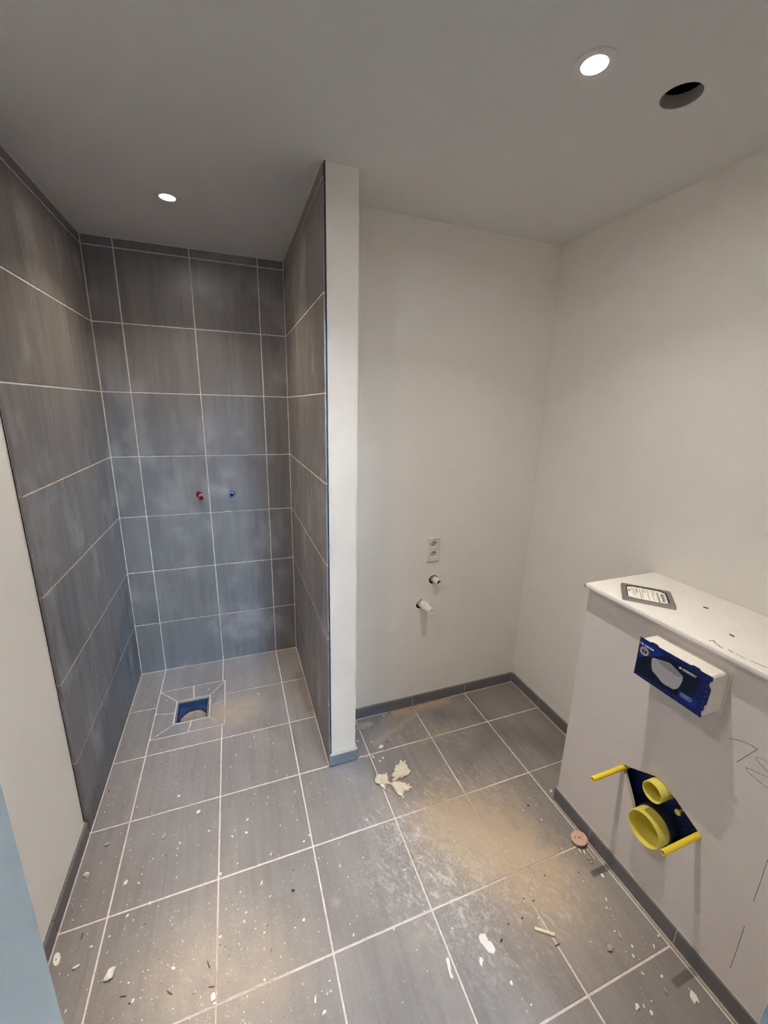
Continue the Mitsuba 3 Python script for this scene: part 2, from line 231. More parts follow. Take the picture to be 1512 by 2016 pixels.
CHIPS = {
    'w': '0.103,-0.037,6 0.155,-0.267,5 0.059,-0.255,5 0.351,-0.241,7 0.344,-0.220,3 0.379,-0.278,5 0.120,-0.427,6 0.220,-0.168,3 0.256,-0.253,3 0.160,-0.326,5 0.105,-0.291,3 0.086,-0.280,3 0.024,-0.373,3 0.013,-0.457,3 0.344,-0.119,4 0.043,-0.307,4 0.011,-0.517,3 0.198,-0.373,4 0.089,-0.024,4 0.591,-0.366,11 0.592,-0.250,4 0.643,-0.237,4 0.643,-0.299,4 0.626,-0.383,4 0.498,-0.339,4 0.499,-0.052,4 0.703,-0.349,3 0.729,-0.340,3 0.678,-0.461,3 0.831,-0.483,3 0.775,-0.651,3 0.522,-0.439,3 0.629,-0.594,3 0.615,-0.681,3 0.629,-0.693,3 0.634,-0.718,4 0.638,-0.663,3 0.557,-0.656,4 0.505,-0.657,3 0.835,-0.763,3 0.469,-0.119,4 0.527,-0.676,3 0.437,-0.619,4 0.269,-0.865,13 0.347,-0.957,14 0.256,-0.803,6 0.132,-0.861,5 0.025,-0.845,4 0.359,-0.757,5 0.061,-0.759,3 0.159,-0.867,3 0.084,-0.818,3 0.094,-0.724,3 0.136,-0.988,3 0.140,-1.025,3 0.290,-1.072,5 0.294,-1.055,7 0.353,-1.081,4 0.385,-1.043,6 0.321,-1.000,3 0.201,-0.953,3 0.100,-0.952,3 0.150,-1.004,2 0.272,-1.018,3 0.044,-0.820,4 0.031,-0.820,4 0.176,-0.601,4 0.011,-0.518,3 0.040,-0.534,4 0.224,-0.696,3 0.457,-0.790,6 0.480,-0.735,6 0.545,-0.948,5 0.514,-1.045,7 0.508,-1.093,10 0.462,-1.090,7 0.691,-0.990,5 0.681,-1.104,5 0.693,-1.188,7 0.713,-1.174,7 0.805,-1.017,4 0.782,-1.025,4 0.737,-0.991,3 0.755,-0.969,4 0.591,-0.979,5 0.623,-1.106,4 0.649,-1.030,3 0.543,-0.897,4 0.669,-1.067,3 0.767,-1.145,3 0.538,-0.709,6 0.622,-0.924,4 0.672,-0.906,4 0.523,-0.868,4 0.636,-0.875,4 0.584,-1.001,4 0.635,-0.718,4 0.678,-0.811,3 0.469,-1.069,4 0.400,-0.979,3 0.405,-1.017,4 0.402,-1.036,3 0.501,-0.957,3 0.787,-1.194,4 0.629,-1.028,3 0.453,-0.979,3 0.030,-1.069,14 0.149,-1.133,12 0.173,-1.230,8 0.187,-1.145,5 0.191,-1.121,5 0.032,-1.085,3 0.013,-1.130,3 0.048,-1.143,3 0.028,-1.191,5 0.038,-1.157,4 0.191,-1.247,4 0.166,-1.199,4 0.228,-1.218,7 0.091,-1.136,3 0.293,-1.120,3 0.289,-1.095,3 0.141,-1.025,4 0.061,-1.040,4 0.303,-1.264,3 0.297,-1.295,4 0.048,-1.172,2 0.006,-1.137,3 0.296,-1.166,4 0.255,-1.165,3 0.218,-1.080,4 0.191,-1.097,3 0.149,-1.052,3 0.296,-1.277,2 0.237,-1.292,2 0.078,-1.241,3 0.072,-1.316,12 0.313,-1.402,8 0.225,-1.436,7 0.110,-1.373,3 0.096,-1.278,7 0.247,-1.398,3 0.193,-1.340,2 0.208,-1.394,4 0.330,-1.348,4 0.251,-1.383,3 0.185,-1.453,3 0.189,-1.385,3 0.137,-1.268,5 0.425,-1.203,8 0.582,-1.195,7 0.655,-1.412,8 0.443,-1.307,4 0.485,-1.276,6 0.629,-1.422,5 0.546,-1.403,5 0.475,-1.156,3 0.477,-1.187,4 0.408,-1.185,3 0.395,-1.275,3 0.395,-1.131,4 0.531,-1.333,3 0.682,-1.263,3 0.500,-1.335,6 0.731,-1.258,4 0.470,-1.370,3 0.549,-1.383,2 0.413,-1.494,13 0.417,-1.509,6 0.538,-1.506,5 0.495,-1.523,4 0.672,-1.616,8 0.696,-1.584,5 0.686,-1.586,4 0.648,-1.611,3 0.596,-1.586,2 0.583,-1.472,4 0.597,-1.447,4 0.630,-1.547,4 0.427,-1.372,7 0.564,-1.501,3 0.697,-1.564,4 0.548,-1.588,3 1.082,-0.895,18 1.031,-0.935,12 1.069,-0.954,10 1.051,-0.963,9 1.048,-0.852,8 0.995,-0.830,9 1.012,-0.762,6 1.156,-0.723,7 0.984,-0.912,4 0.903,-1.002,4 0.900,-1.017,3 0.925,-1.040,3 0.938,-0.975,3 0.986,-1.076,3 1.295,-0.834,3 1.112,-0.991,2 1.418,-1.054,4 1.432,-1.151,4 1.588,-1.260,5 1.642,-1.317,11 1.695,-1.110,4 1.724,-0.957,4 1.511,-0.830,5 1.361,-1.111,3 0.921,-1.186,6 0.870,-1.305,5 0.805,-1.235,4 0.755,-1.283,3 0.808,-1.344,4 0.799,-1.370,2 0.772,-1.366,3 0.862,-1.412,3 1.002,-1.305,3 0.981,-1.345,3 0.988,-1.385,5 1.043,-1.343,3 0.999,-1.509,4 1.546,-1.312,4 1.547,-1.342,4 1.555,-1.343,3 1.529,-1.398,5 1.578,-1.418,4 1.333,-1.447,5 1.523,-1.502,4 1.488,-1.344,4 1.513,-1.536,3 1.559,-1.531,3 1.516,-1.606,4 0.783,-1.493,6 0.843,-1.505,3 0.897,-1.518,6 0.805,-1.453,4 0.780,-1.465,3 0.947,-1.633,4 0.907,-1.648,2 0.862,-1.664,3 1.056,-1.573,5 1.311,-1.636,5 1.145,-1.728,7 1.168,-1.778,5 1.587,-1.614,10 1.525,-1.685,6 1.498,-1.736,5 1.609,-1.787,7 1.500,-1.797,8 1.516,-1.779,7 1.412,-1.732,6 1.492,-1.830,6 1.534,-1.852,7 1.419,-1.871,12 1.443,-1.892,7 1.579,-1.893,3 1.464,-1.876,4 1.567,-1.712,3 1.490,-1.781,2 1.515,-1.606,4 1.526,-1.706,3 1.534,-1.691,3 1.506,-1.701,2',
    's': '0.296,-0.578,11 0.398,-0.586,5 0.158,-0.474,4 0.791,-0.082,10 0.763,-0.539,6 0.793,-0.549,4 0.794,-0.672,4 0.524,-0.610,6 0.468,-0.488,4 0.438,-0.477,5 0.238,-1.014,18 0.188,-0.907,11 0.065,-0.980,14 0.316,-0.913,8 0.188,-0.681,9 0.245,-0.707,10 0.113,-0.581,8 0.041,-0.784,7 0.077,-0.888,4 0.258,-1.017,6 0.082,-0.567,4 0.235,-0.630,6 0.270,-0.727,5 0.407,-1.111,7 0.101,-1.035,7 0.164,-1.077,5 0.070,-1.099,4 0.173,-1.188,5 0.239,-1.258,5 0.208,-1.457,5 1.003,-0.929,10 1.065,-0.980,10 1.910,-0.825,8 1.675,-1.147,4 1.302,-1.581,6 1.206,-1.589,5 1.504,-1.749,13 1.451,-1.761,15 1.537,-1.795,7 1.517,-1.875,9 1.475,-1.802,4 1.539,-1.833,4 1.625,-1.719,6 1.621,-1.562,7 1.586,-1.557,10 1.584,-1.571,12',
    'v': '0.075,-1.401,6 0.140,-1.305,7 0.547,-1.271,11 0.569,-1.317,7 0.492,-1.356,7 0.656,-1.585,14 0.791,-1.304,7 1.543,-1.667,8 1.575,-1.799,9 1.438,-1.875,9 1.577,-1.529,11 1.589,-1.536,11',
    'd': '0.229,-0.496,4 0.011,-0.309,4 0.136,-0.515,3 0.017,-0.752,5 0.258,-1.084,3 0.225,-1.269,2 0.301,-1.306,2 0.217,-1.438,4 0.637,-1.325,8 0.645,-1.267,4 1.116,-0.877,6 1.097,-0.912,5 1.301,-0.721,6 1.518,-1.336,6 1.521,-1.580,4 1.408,-1.550,4 1.174,-1.644,7 1.264,-1.620,5 1.218,-1.618,4 1.326,-1.596,5',
    'k': '0.020,-1.165,6 0.200,-1.418,13 0.310,-1.451,15 0.065,-1.241,16 0.408,-1.474,16 0.400,-1.425,16 0.427,-1.390,8 0.441,-1.399,7 0.491,-1.421,5 0.560,-1.450,9 1.189,-0.711,20 1.191,-1.327,7 1.190,-1.326,7 1.319,-1.705,15',
}

# ---------------------------------------------------------------- floor
slab = sg.box(-0.15, YD2, 2.08, 0.15)
DX0, DX1, DY0, DY1 = 0.1192, 0.4315, -0.528, -0.194            # the mitred square round the drain
GX0, GX1, GY0, GY1 = 0.204, 0.3605, -0.4475, -0.2790           # its opening
SINK = 0.010
slab = slab.difference(sg.box(DX0 - 0.0005, DY0, DX1, DY1))
put('floor', join(place(prism(slab, 0.10), frame_of((0, 0, -0.1016), *np.eye(3)))), 'mat_grout_floor')
structure('floor', 'dusty grey stone-look tile floor with pale joints')
room = sg.Polygon([(0, 0), (XP, 0), (XP, YP), (0.9685, YP), (0.9685, -0.7032), (1.9185, -0.7032), (1.9185, -1.352), (1.630, -1.352), (1.630, ROWS[-1]), (0, ROWS[-1])])
drain_square = sg.box(DX0, DY0, DX1, DY1)
def floor_tile(poly):
    poly = poly.buffer(-0.0026, join_style=2)
    for g in getattr(poly, 'geoms', [poly]):
        if g.is_empty or g.area < 3e-5: continue
        x0, y0, x1, y1 = g.bounds
        if abs(g.area - (x1 - x0) * (y1 - y0)) < 1e-9:
            m = bevel(x0, x1, y0, y1, -0.009, 0.0)
        else:
            m = place(prism(g, 0.009), frame_of((0, 0, -0.009), *np.eye(3)))
        put('floor__tile', m, 'mat_tile_floor')
xs = COLS[:]
for i in range(len(ROWS) - 1):
    for k in range(len(COLS) - 1):
        cell = sg.box(COLS[k], ROWS[i + 1], COLS[k + 1], ROWS[i]).intersection(room)
        if not cell.is_empty: floor_tile(cell.difference(drain_square))
floor_tile(sg.box(1.6201, ROWS[-1], 1.6305, -1.352))
floor_tile(sg.box(0.45, YD2, 1.27, ROWS[-1]))
# eight cut pieces sloping to the drain
put('floor__bed', join(*[place(prism(sg.box(*b), 0.05), frame_of((0, 0, -0.05 - SINK - 0.0016), *np.eye(3))) for b in
                         [(DX0, DY0, GX0 + .004, DY1), (GX1 - .004, DY0, DX1, DY1), (GX0, GY1 - .004, GX1, DY1), (GX0, DY0, GX1, GY0 + .004)]]), 'mat_grout_floor')
def sloped(poly, h, z0):
    m = prism(poly, h); v = np.array(m.vertices)
    w = np.minimum.reduce([np.maximum((v[:, 0] - DX0) / (GX0 - DX0), 0), np.maximum((DX1 - v[:, 0]) / (DX1 - GX1), 0), np.maximum((v[:, 1] - DY0) / (GY0 - DY0), 0), np.maximum((DY1 - v[:, 1]) / (DY1 - GY1), 0)])
    v[:, 2] += z0 - SINK * np.clip(w, 0, 1); m.vertices = v; return m
O = [(DX0, DY1), (DX1, DY1), (DX1, DY0), (DX0, DY0)]; G = [(GX0, GY1), (GX1, GY1), (GX1, GY0), (GX0, GY0)]
for k in range(4):
    a, b, c, d = (np.array(q) for q in (O[k], O[(k + 1) % 4], G[(k + 1) % 4], G[k]))
    trap = sg.Polygon([a, b, c, d])
    put('floor__joint', sloped(trap, 0.009, -0.0106), 'mat_grout_floor')
    for half in ([a, (a + b) / 2, (c + d) / 2, d], [(a + b) / 2, b, c, (c + d) / 2]):
        put('floor__drain_tile', sloped(sg.Polygon(half).buffer(-0.0027, join_style=2), 0.009, -0.009), 'mat_tile_floor')

# ---------------------------------------------------------------- tiled walls of the shower
def tiled(holder, axis, face, into, runs, holes=()):
    """Tiles with their faces in the plane axis = face, 9 mm thick towards 'into' (+1 or -1)."""
    for (a0, a1) in runs:
        for i in range(len(LEVELS) - 1):
            z0, z1 = LEVELS[i] + J, LEVELS[i + 1] - J
            if i == 0: z0 = 0.003
            b0, b1 = a0 + J, a1 - J
            cut = [h for h in holes if b0 < h[0] < b1 and z0 < h[1] < z1]
            if cut:
                g = sg.box(b0, z0, b1, z1)
                for (x, z, r) in cut:
                    g = g.difference(sg.Polygon([(x + r * (1 + 0.07 * math.sin(3 * t + 40 * x)) * math.cos(t), z + r * (1 + 0.07 * math.sin(3 * t + 40 * x)) * math.sin(t)) for t in np.linspace(0, 2 * math.pi, 28)[:-1]]))
                m = place(prism(g, 0.009), frame_of((0, face + 0.009, 0), (1, 0, 0), (0, 0, 1), (0, -1, 0)))
            elif axis == 'x':
                m = bevel(face, face + 0.009 * into, b0, b1, z0, z1)
            else:
                m = bevel(b0, b1, face, face + 0.009 * into, z0, z1)
            put(holder + '__tile', m, 'mat_tile_wall')
# left wall
put('wall_left', box(-0.15, -0.012, YD2, 0.15, 0, H), 'mat_paint')
structure('wall_left', 'left wall, grey tiles in the shower and white paint nearer the door')
put('wall_left__grout', box(-0.012, -0.0016, YP + 0.004, 0.0, 0, H), 'mat_grout_wall')
put('wall_left__edge_strip', box(-0.0122, -0.0102, YP - 0.0035, YP, 0.058, H), 'mat_black')
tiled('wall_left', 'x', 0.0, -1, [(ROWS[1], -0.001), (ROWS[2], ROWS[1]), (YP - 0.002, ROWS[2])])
# back wall of the shower, with two holes for the pipes
PIPES = [(0.3725, 0.992), (0.5330, 0.9905)]
core = sg.box(-0.012, 0, 1.06, H)
grout = sg.box(-0.012, 0, XP + 0.012, H)
for (x, z) in PIPES:
    core = core.difference(sg.Point(x, z).buffer(0.020)); grout = grout.difference(sg.Point(x, z).buffer(0.0205))
put('wall_back', join(place(prism(core, 0.10), frame_of((0, 0.112, 0), (1, 0, 0), (0, 0, 1), (0, -1, 0))), box(-0.012, 1.06, 0.10, 0.15, 0, H)), 'mat_plaster_edge')
structure('wall_back', 'grey tiled back wall of the shower')
put('wall_back__grout', place(prism(grout, 0.0104), frame_of((0, 0.012, 0), (1, 0, 0), (0, 0, 1), (0, -1, 0))), 'mat_grout_wall')
tiled('wall_back', 'y', 0.0, 1, [(0.001, COLS[1]), (COLS[1], COLS[2]), (COLS[2], COLS[3]), (COLS[3], XP - 0.001)], holes=[(*PIPES[0], 0.0165), (*PIPES[1], 0.0165)])
# partition
put('wall_partition', box(XP + 0.009, XP2, YP, 0.012, 0, H), 'mat_paint')
structure('wall_partition', 'thin partition with a white end beside the shower')
put('wall_partition__grout', box(XP + 0.0016, XP + 0.009, YP + 0.003, 0.0, 0, H), 'mat_grout_wall')
tiled('wall_partition', 'x', XP, 1, [(ROWS[1], -0.001), (ROWS[2], ROWS[1]), (YP - 0.001, ROWS[2])])
put('wall_partition__dark_gap_strip', box(XP + 0.0062, XP + 0.0104, YP - 0.0014, YP + 0.002, 0.058, H), 'mat_black')  # black strip painted in for the dark gap between tile edge and plaster
# wall of the basin recess, with two torn holes
HOLES = {'high': (1.4035, 0.6735), 'low': (1.3475, 0.5505)}
def torn(x, z, r, seed):
    g = np.random.default_rng(seed)
    return sg.Polygon([(x + r * (0.86 + 0.3 * g.random()) * math.cos(t), z + r * (0.86 + 0.3 * g.random()) * math.sin(t)) for t in np.linspace(0, 2 * math.pi, 15)[:-1]])
sheet = sg.box(XP2 - 0.05, 0, 2.08, H).difference(torn(*HOLES['high'], 0.0235, 3)).difference(torn(*HOLES['low'], 0.0265, 5)).difference(sg.box(1.3725, 0.7790, 1.4145, 0.8760))
put('wall_recess', join(place(prism(sheet, 0.0125), frame_of((0, YA + 0.0125, 0), (1, 0, 0), (0, 0, 1), (0, -1, 0)))), 'mat_paint')
structure('wall_recess', 'white painted wall of the basin recess with socket and pipe ends')
put('wall_recess__cavity', join(box(XP2, 2.08, YA + 0.07, YA + 0.09, 0, H), box(1.25, 1.26, YA + 0.0125, YA + 0.07, 0.4, 0.8), box(1.5, 1.51, YA + 0.0125, YA + 0.07, 0.4, 0.8)), 'mat_black')
# right wall, doorway wall
put('wall_right', box(XR, 2.08, YD2, YA + 0.09, 0, H), 'mat_paint'); structure('wall_right', 'plain white painted right wall')
DOOR0, DOOR1, HEAD = 0.447, 1.2695, 2.03
put('wall_front', join(box(-0.15, DOOR0 - 0.02, YD2, YD, 0, H), box(DOOR1 + 0.02, 2.08, YD2, YD, 0, H), box(DOOR0 - 0.02, DOOR1 + 0.02, YD2, YD, HEAD + 0.02, H)), 'mat_paint')
structure('wall_front', 'white wall around the doorway')
door = thing('door_1', 'painted door lining at the edge of the picture', None); labels[door] = {'label': 'pale painted door lining at the lower left edge of the picture', 'kind': 'structure'}
for (x0, x1) in ((DOOR0 - 0.02, DOOR0), (DOOR1, DOOR1 + 0.02)):
    put('door_1__jamb', bevel(x0, x1, YD2 - 0.002, YD + 0.002, 0.0, HEAD + 0.02, 0.002), 'mat_lining')
put('door_1__head', bevel(DOOR0, DOOR1, YD2 - 0.002, YD + 0.002, HEAD, HEAD + 0.02, 0.002), 'mat_lining')

# ---------------------------------------------------------------- ceiling
SPARE = (1.537, -1.467, 0.0415)
lid = sg.box(-0.15, YD2, 2.08, 0.15).difference(sg.Point(SPARE[0], SPARE[1]).buffer(SPARE[2], 32))
for (x, y) in LAMPS: lid = lid.difference(sg.Point(x, y).buffer(0.037, 32))
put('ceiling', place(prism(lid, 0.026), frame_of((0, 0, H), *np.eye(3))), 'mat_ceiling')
structure('ceiling', 'white painted ceiling')
put('ceiling__cut_edge', lathe([[SPARE[2] - 0.0005, 0.0015], [SPARE[2] + 0.0006, 0.0015], [SPARE[2] + 0.0006, 0.027], [SPARE[2] - 0.0005, 0.027], [SPARE[2] - 0.0005, 0.0015]], 48).apply_translation((SPARE[0], SPARE[1], H)), 'mat_cut_edge')
put('ceiling__void', join(box(-0.15, 2.08, YD2, 0.15, H + 0.16, H + 0.18), box(-0.17, -0.15, YD2, 0.15, H, H + 0.18), box(2.08, 2.10, YD2, 0.15, H, H + 0.18), box(-0.17, 2.10, 0.15, 0.17, H, H + 0.18), box(-0.17, 2.10, YD2 - 0.02, YD2, H, H + 0.18)), 'mat_attic')
w = thing('cable_clip', 'dark metal cable clip up inside the empty round ceiling hole', 'clip')
put(w + '__strap', place(bevel(-0.02, 0.02, -0.004, 0.004, 0, 0.002), frame_of((1.586, -1.412, H + 0.045), (0.8, -0.6, 0), (0.6, 0.8, 0), (0, 0, 1))), 'mat_steel_dull')
put(w + '__hanger', bevel(1.590, 1.602, -1.424, -1.420, H + 0.045, H + 0.16, 0.001), 'mat_steel_dull')

# ---------------------------------------------------------------- skirting tiles
ZS = 0.055
def skirting(key, label, pieces, bead):
    structure(key, label); USED.add(key)
    for q in pieces: put(key + '__tile', bevel(*q, 0.004, ZS, 0.0012), 'mat_skirting')
    for q in bead: put(key + '__grout', bevel(*q, 0.001), 'mat_bead')
def cuts(marks, j=0.0016): return [(a + j, b - j) for a, b in zip(marks[:-1], marks[1:])]
L = cuts([-2.0985, ROWS[6], ROWS[5], ROWS[4], YP - 0.004])
skirting('baseboard_left', 'grey tile skirting along the left wall', [(-0.0085, 0, a, b) for a, b in L], [(-0.012, -0.0085, -2.098, YP - 0.006, 0.001, ZS + 0.002), (-0.0115, -0.002, -2.098, YP - 0.006, 0.001, 0.0505)])
skirting('baseboard_partition', 'grey tile skirting round the foot of the partition', [(XP - 0.002, 0.9680, YP - 0.0098, YP - 0.0015), (XP2 + 0.003, 0.9680, YP - 0.0005, -0.705)],
         [(XP + 0.004, 0.9610, YP - 0.0105, YP + 0.0, ZS - 0.001, ZS + 0.0035), (0.9572, 0.9655, YP - 0.008, -0.705, 0.001, ZS + 0.002)])
A = cuts([0.9695, COLS[5], COLS[6], 1.9170])
skirting('baseboard_recess', 'grey tile skirting along the recess wall', [(a, b, -0.7032, -0.6945) for a, b in A], [(0.969, 1.929, -0.6950, -0.6912, 0.001, ZS + 0.002), (0.969, 1.917, -0.7012, -0.692, 0.001, 0.0505)])
R = cuts([-1.3495, ROWS[3], -0.7045])
skirting('baseboard_right', 'grey tile skirting along the right wall', [(1.9185, 1.9265, a, b) for a, b in R], [(1.9260, 1.9298, -1.349, -0.704, 0.001, ZS + 0.002), (1.9205, 1.929, -1.349, -0.704, 0.001, 0.0505)])
B = cuts([-2.0985, ROWS[6], ROWS[5], -1.3415])
skirting('baseboard_cistern', 'grey tile skirting along the boxed-in cistern', [(1.6300, 1.6362, a, b) for a, b in B] + [(1.6390, 1.9170, -1.3487, -1.3425)], [(1.6345, 1.6384, -2.098, -1.3425, 0.001, ZS + 0.003), (1.6322, 1.638, -2.098, -1.3425, 0.001, 0.0505)])

# ---------------------------------------------------------------- boxed-in cistern
cut_hole = sg.Polygon([(-1.5735, 0.3885), (-1.5971, 0.3985), (-1.6695, 0.4400), (-1.7270, 0.4260), (-1.8030, 0.3870), (-1.8010, 0.3700), (-1.7324, 0.2450), (-1.6350, 0.2550), (-1.6220, 0.2900), (-1.5760, 0.3720)])
cut_hole = cut_hole.union(sg.Point(-1.6865, 0.2765).buffer(0.0502, 32)).union(sg.Point(-1.6865, 0.4120).buffer(0.0296, 32))
front = sg.box(YD, 0, YB, ZB).difference(cut_hole)
put('wall_cistern', join(place(prism(front, 0.0125), frame_of((XB + 0.0125, 0, 0), (0, 1, 0), (0, 0, 1), (-1, 0, 0)) @ np.diag([1, 1, 1, 1.0])), box(XB + 0.0125, XR, YB - 0.0125, YB, 0, ZB), box(XB + 0.11, XR, YD, YB - 0.0125, 0.2, 0.21)), 'mat_board')
structure('wall_cistern', 'grey board casing of the cistern, low box along the right wall')
edge = cut_hole.buffer(0.0006).difference(cut_hole.buffer(-0.0004))
put('wall_cistern__cut_edge', place(prism(edge, 0.0115), frame_of((XB + 0.0122, 0, 0), (0, 1, 0), (0, 0, 1), (-1, 0, 0))), 'mat_plaster_edge')
put('wall_cistern__cavity', box(XB + 0.045, XB + 0.055, -1.95, -1.45, 0.15, 0.55), 'mat_cavity')
put('wall_cistern__fixing_screw', place(lathe([[0, -.029], [.003, -.029], [.003, 0], [0.0085, 0], [0.0085, 0.003], [0.006, 0.005], [0, 0.005]], 14), along((XB + 0.0160, -1.7359, 0.378), (-1, 0, 0))), 'mat_yellow')
def stroke(pts, w=0.0011):
    ms = []
    for a, b in zip(pts[:-1], pts[1:]):
        a, b = np.array(a), np.array(b); d = b - a; l = np.hypot(*d)
        if l < 1e-6: continue
        n = np.array([-d[1], d[0]]) / l * w / 2; e = d / l * w / 3
        ms.append(place(prism(sg.Polygon([a - n - e, b - n + e, b + n + e, a + n - e]), 0.0003), frame_of((XB, 0, 0), (0, 1, 0), (0, 0, 1), (-1, 0, 0))))
    return join(*ms)
for pts, w in (([(-1.808, .696), (-1.822, .705), (-1.842, .713), (-1.862, .715), (-1.833, .650)], .0012), ([(-1.900, .700), (-1.878, .700), (-1.866, .697), (-1.864, .690), (-1.876, .683), (-1.905, .672)], .0009),
               ([(-1.905, .668), (-1.878, .662), (-1.857, .655), (-1.852, .653), (-1.853, .648), (-1.868, .643), (-1.905, .640)], .0009), ([(-1.933, .475), (-1.9335, .40), (-1.933, .343)], .0010), ([(-1.932, .260), (-1.9325, .19), (-1.932, .113)], .0010)):
    put('wall_cistern__pencil_mark', stroke(pts, w), 'mat_pencil')
labels['wall_cistern__pencil_mark'] = {'label': 'arrow drawn in pencil'}
# shelf board with a rounded nose
sh = thing('shelf', 'white laminate shelf board on top of the boxed-in cistern', 'shelf')
prof = sg.Polygon([(1.617, ZB), (1.6145, ZB + .002), (1.6135, ZB + .005), (1.6135, ZB + .010), (1.6150, ZB + .0138), (1.6185, ZB + .016), (XR - .001, ZB + .016), (XR - .001, ZB)])
put(sh + '__board', place(prism(prof, 0.7475), frame_of((0, -1.3525, 0), (1, 0, 0), (0, 0, 1), (0, -1, 0))), 'mat_shelf', smooth=30)
put(sh + '__broken_end', place(prism(sg.Polygon([(1.6145, ZB + .001), (1.611, ZB + .006), (1.613, ZB + .013), (1.620, ZB + .0155), (XR - .002, ZB + .0155), (XR - .002, ZB + .001)]), 0.003), frame_of((0, -1.3495, 0), (1, 0, 0), (0, 0, 1), (0, -1, 0))), 'mat_chipboard')
labels[sh + '__broken_end'] = {'label': 'chipped raw board end'}
def flat_stroke(pts, w, z, h=0.0004):
    g = sg.LineString(pts).buffer(w / 2, 3); return place(prism(g, h), frame_of((0, 0, z), *np.eye(3)))
for pts, w in (([(1.633, -1.721), (1.644, -1.722), (1.637, -1.734), (1.629, -1.752)], .0045), ([(1.637, -1.761), (1.633, -1.773)], .004), ([(1.637, -1.780), (1.632, -1.790), (1.632, -1.799)], .0025), ([(1.635, -1.807), (1.637, -1.817), (1.638, -1.827), (1.641, -1.837)], .003)):
    line = np.array(pts); g = np.random.default_rng(int(abs(pts[0][1]) * 1e4))
    ms = [flat_stroke([a + (b - a) * t0 + g.normal(0, .0010, 2), a + (b - a) * (t0 + .22) + g.normal(0, .0010, 2)], w * g.uniform(.25, .75), ZB + .016, .0003) for a, b in zip(line[:-1], line[1:]) for t0 in np.arange(0, .95, .16)]
    put(sh + '__scuff_mark', join(*ms), 'mat_scuff')

# ---------------------------------------------------------------- yellow pipe ends for the toilet
def pipe_end(key, label, y, z, r, x_tip, wall, group=None):
    k = thing(key, label, 'pipe', group)
    put(k + '__sleeve', place(tube(r - wall, r, XB + 0.0445 - x_tip, 48), along((XB + 0.0445, y, z), (-1, 0, 0))), 'mat_yellow', smooth=40)
    put(k + '__cap', place(lathe([[0, 0], [r - wall + 0.0002, 0], [r - wall + 0.0002, 0.003], [r * 0.72, 0.004], [r * 0.70, 0.0055], [0, 0.0055]], 48), along((XB + 0.042, y, z), (-1, 0, 0))), 'mat_yellow', smooth=40)
    if r > 0.04: put(k + '__seal_ring', place(tube(r + .0002, r + .0035, 0.0360, 48), along((XB + 0.0445, y, z), (-1, 0, 0))), 'mat_black', smooth=40)
    return k
pipe_end('toilet_waste_pipe', 'large yellow waste pipe cap sticking out of the cut-out in the cistern casing', -1.6865, 0.2765, 0.0498, XB - 0.031, 0.0035)
pipe_end('toilet_flush_pipe', 'medium yellow flush pipe cap above the large yellow pipe', -1.6865, 0.4120, 0.0292, XB - 0.031, 0.003)
for y, z, n, l in ((-1.5745, 0.3770, 0.128, 'yellow bolt sleeve at the left corner of the cut-out'), (-1.7995, 0.3800, 0.133, 'yellow bolt sleeve at the right corner of the cut-out, under the large pipe')):
    k = thing('bolt_sleeve', l, 'sleeve')
    put(k + '__tube', place(tube(0.0048, 0.0074, n + 0.044, 24), along((XB + 0.044, y, z), (-1, 0, 0))), 'mat_yellow_deep', smooth=40)

# ---------------------------------------------------------------- packaging over the flush plate opening
pk = thing('flush_plate_box', 'white protective box with a blue printed front on the cistern casing under the shelf', 'box')
PX, PY, PZ, PW, PH = 1.5725, -1.5945, 0.8605, 0.1825, 0.1125
put(pk + '__body', bevel(PX + 0.0008, XB, PY - PW + 0.001, PY - 0.001, PZ - PH + 0.001, PZ - 0.001, 0.004), 'mat_foam')
put(pk + '__flange', bevel(XB - 0.0020, XB - 0.0002, PY - PW - 0.0035, PY + 0.001, PZ - PH - 0.006, PZ + 0.0005, 0.0008), 'mat_foam')
CARD = frame_of((PX, PY, PZ), (0, -1, 0), (0, 0, -1), (-1, 0, 0))
def card(poly, h, lift=0.0):
    m = prism(poly, h); m.apply_translation((0, 0, lift)); m.apply_transform(CARD); m.fix_normals(); return m
g = np.random.default_rng(4)
right = [(PW + 0.001, 0.0), (PW + .002, .010), (PW - .002, .013), (PW - .004, .024), (PW + .001, .029), (PW + .003, .034), (PW + .001, .075), (PW - .003, .080), (PW - .002, .093), (PW - .006, .097), (PW - .004, .110), (PW - .0035, PH + .002)]
put(pk + '__front_card', card(sg.Polygon([(-0.0015, -0.001), (0.030, 0.0), (0.19 * PW, 0.0), *right, (-0.003, PH), (-0.001, PH - .004)]), 0.0012), 'mat_card_navy')
labels[pk + '__front_card'] = {'label': 'navy blue printed card front'}
for (a, b) in ((0.026, 0.047), (0.1325, 0.1535)):
    tab = place(prism(sg.Polygon([(a, 0), (a + .002, .006), (b - .002, .006), (b, 0)]), 0.0008), frame_of((PX, PY, PZ - 0.0004), (0, -1, 0), (1, 0, 0), (0, 0, 1))); tab.fix_normals()
    put(pk + '__tab', tab, 'mat_card_navy')
def printed(name, poly, m, lift): put(f'{pk}__{name}', card(poly, 0.0002, 0.0012 + lift), m)
printed('print_field', sg.Polygon([(0.003, .046), (.030, .042), (.055, .026), (.075, .012), (.150, .012), (.160, .020), (.158, .060), (.150, .080), (.120, .098), (.003, .104)]), 'mat_card_black', 0)
printed('print_field', sg.Polygon([(0.001, .002), (.040, .004), (.066, .010), (.056, .024), (.030, .040), (.002, .060)]), 'mat_card_blue', 0.0001)
printed('print_field', sg.Polygon([(.1197, .0813), (.165, .079), (.1645, .1024), (.120, .0960)]), 'mat_card_blue', 0.0001)
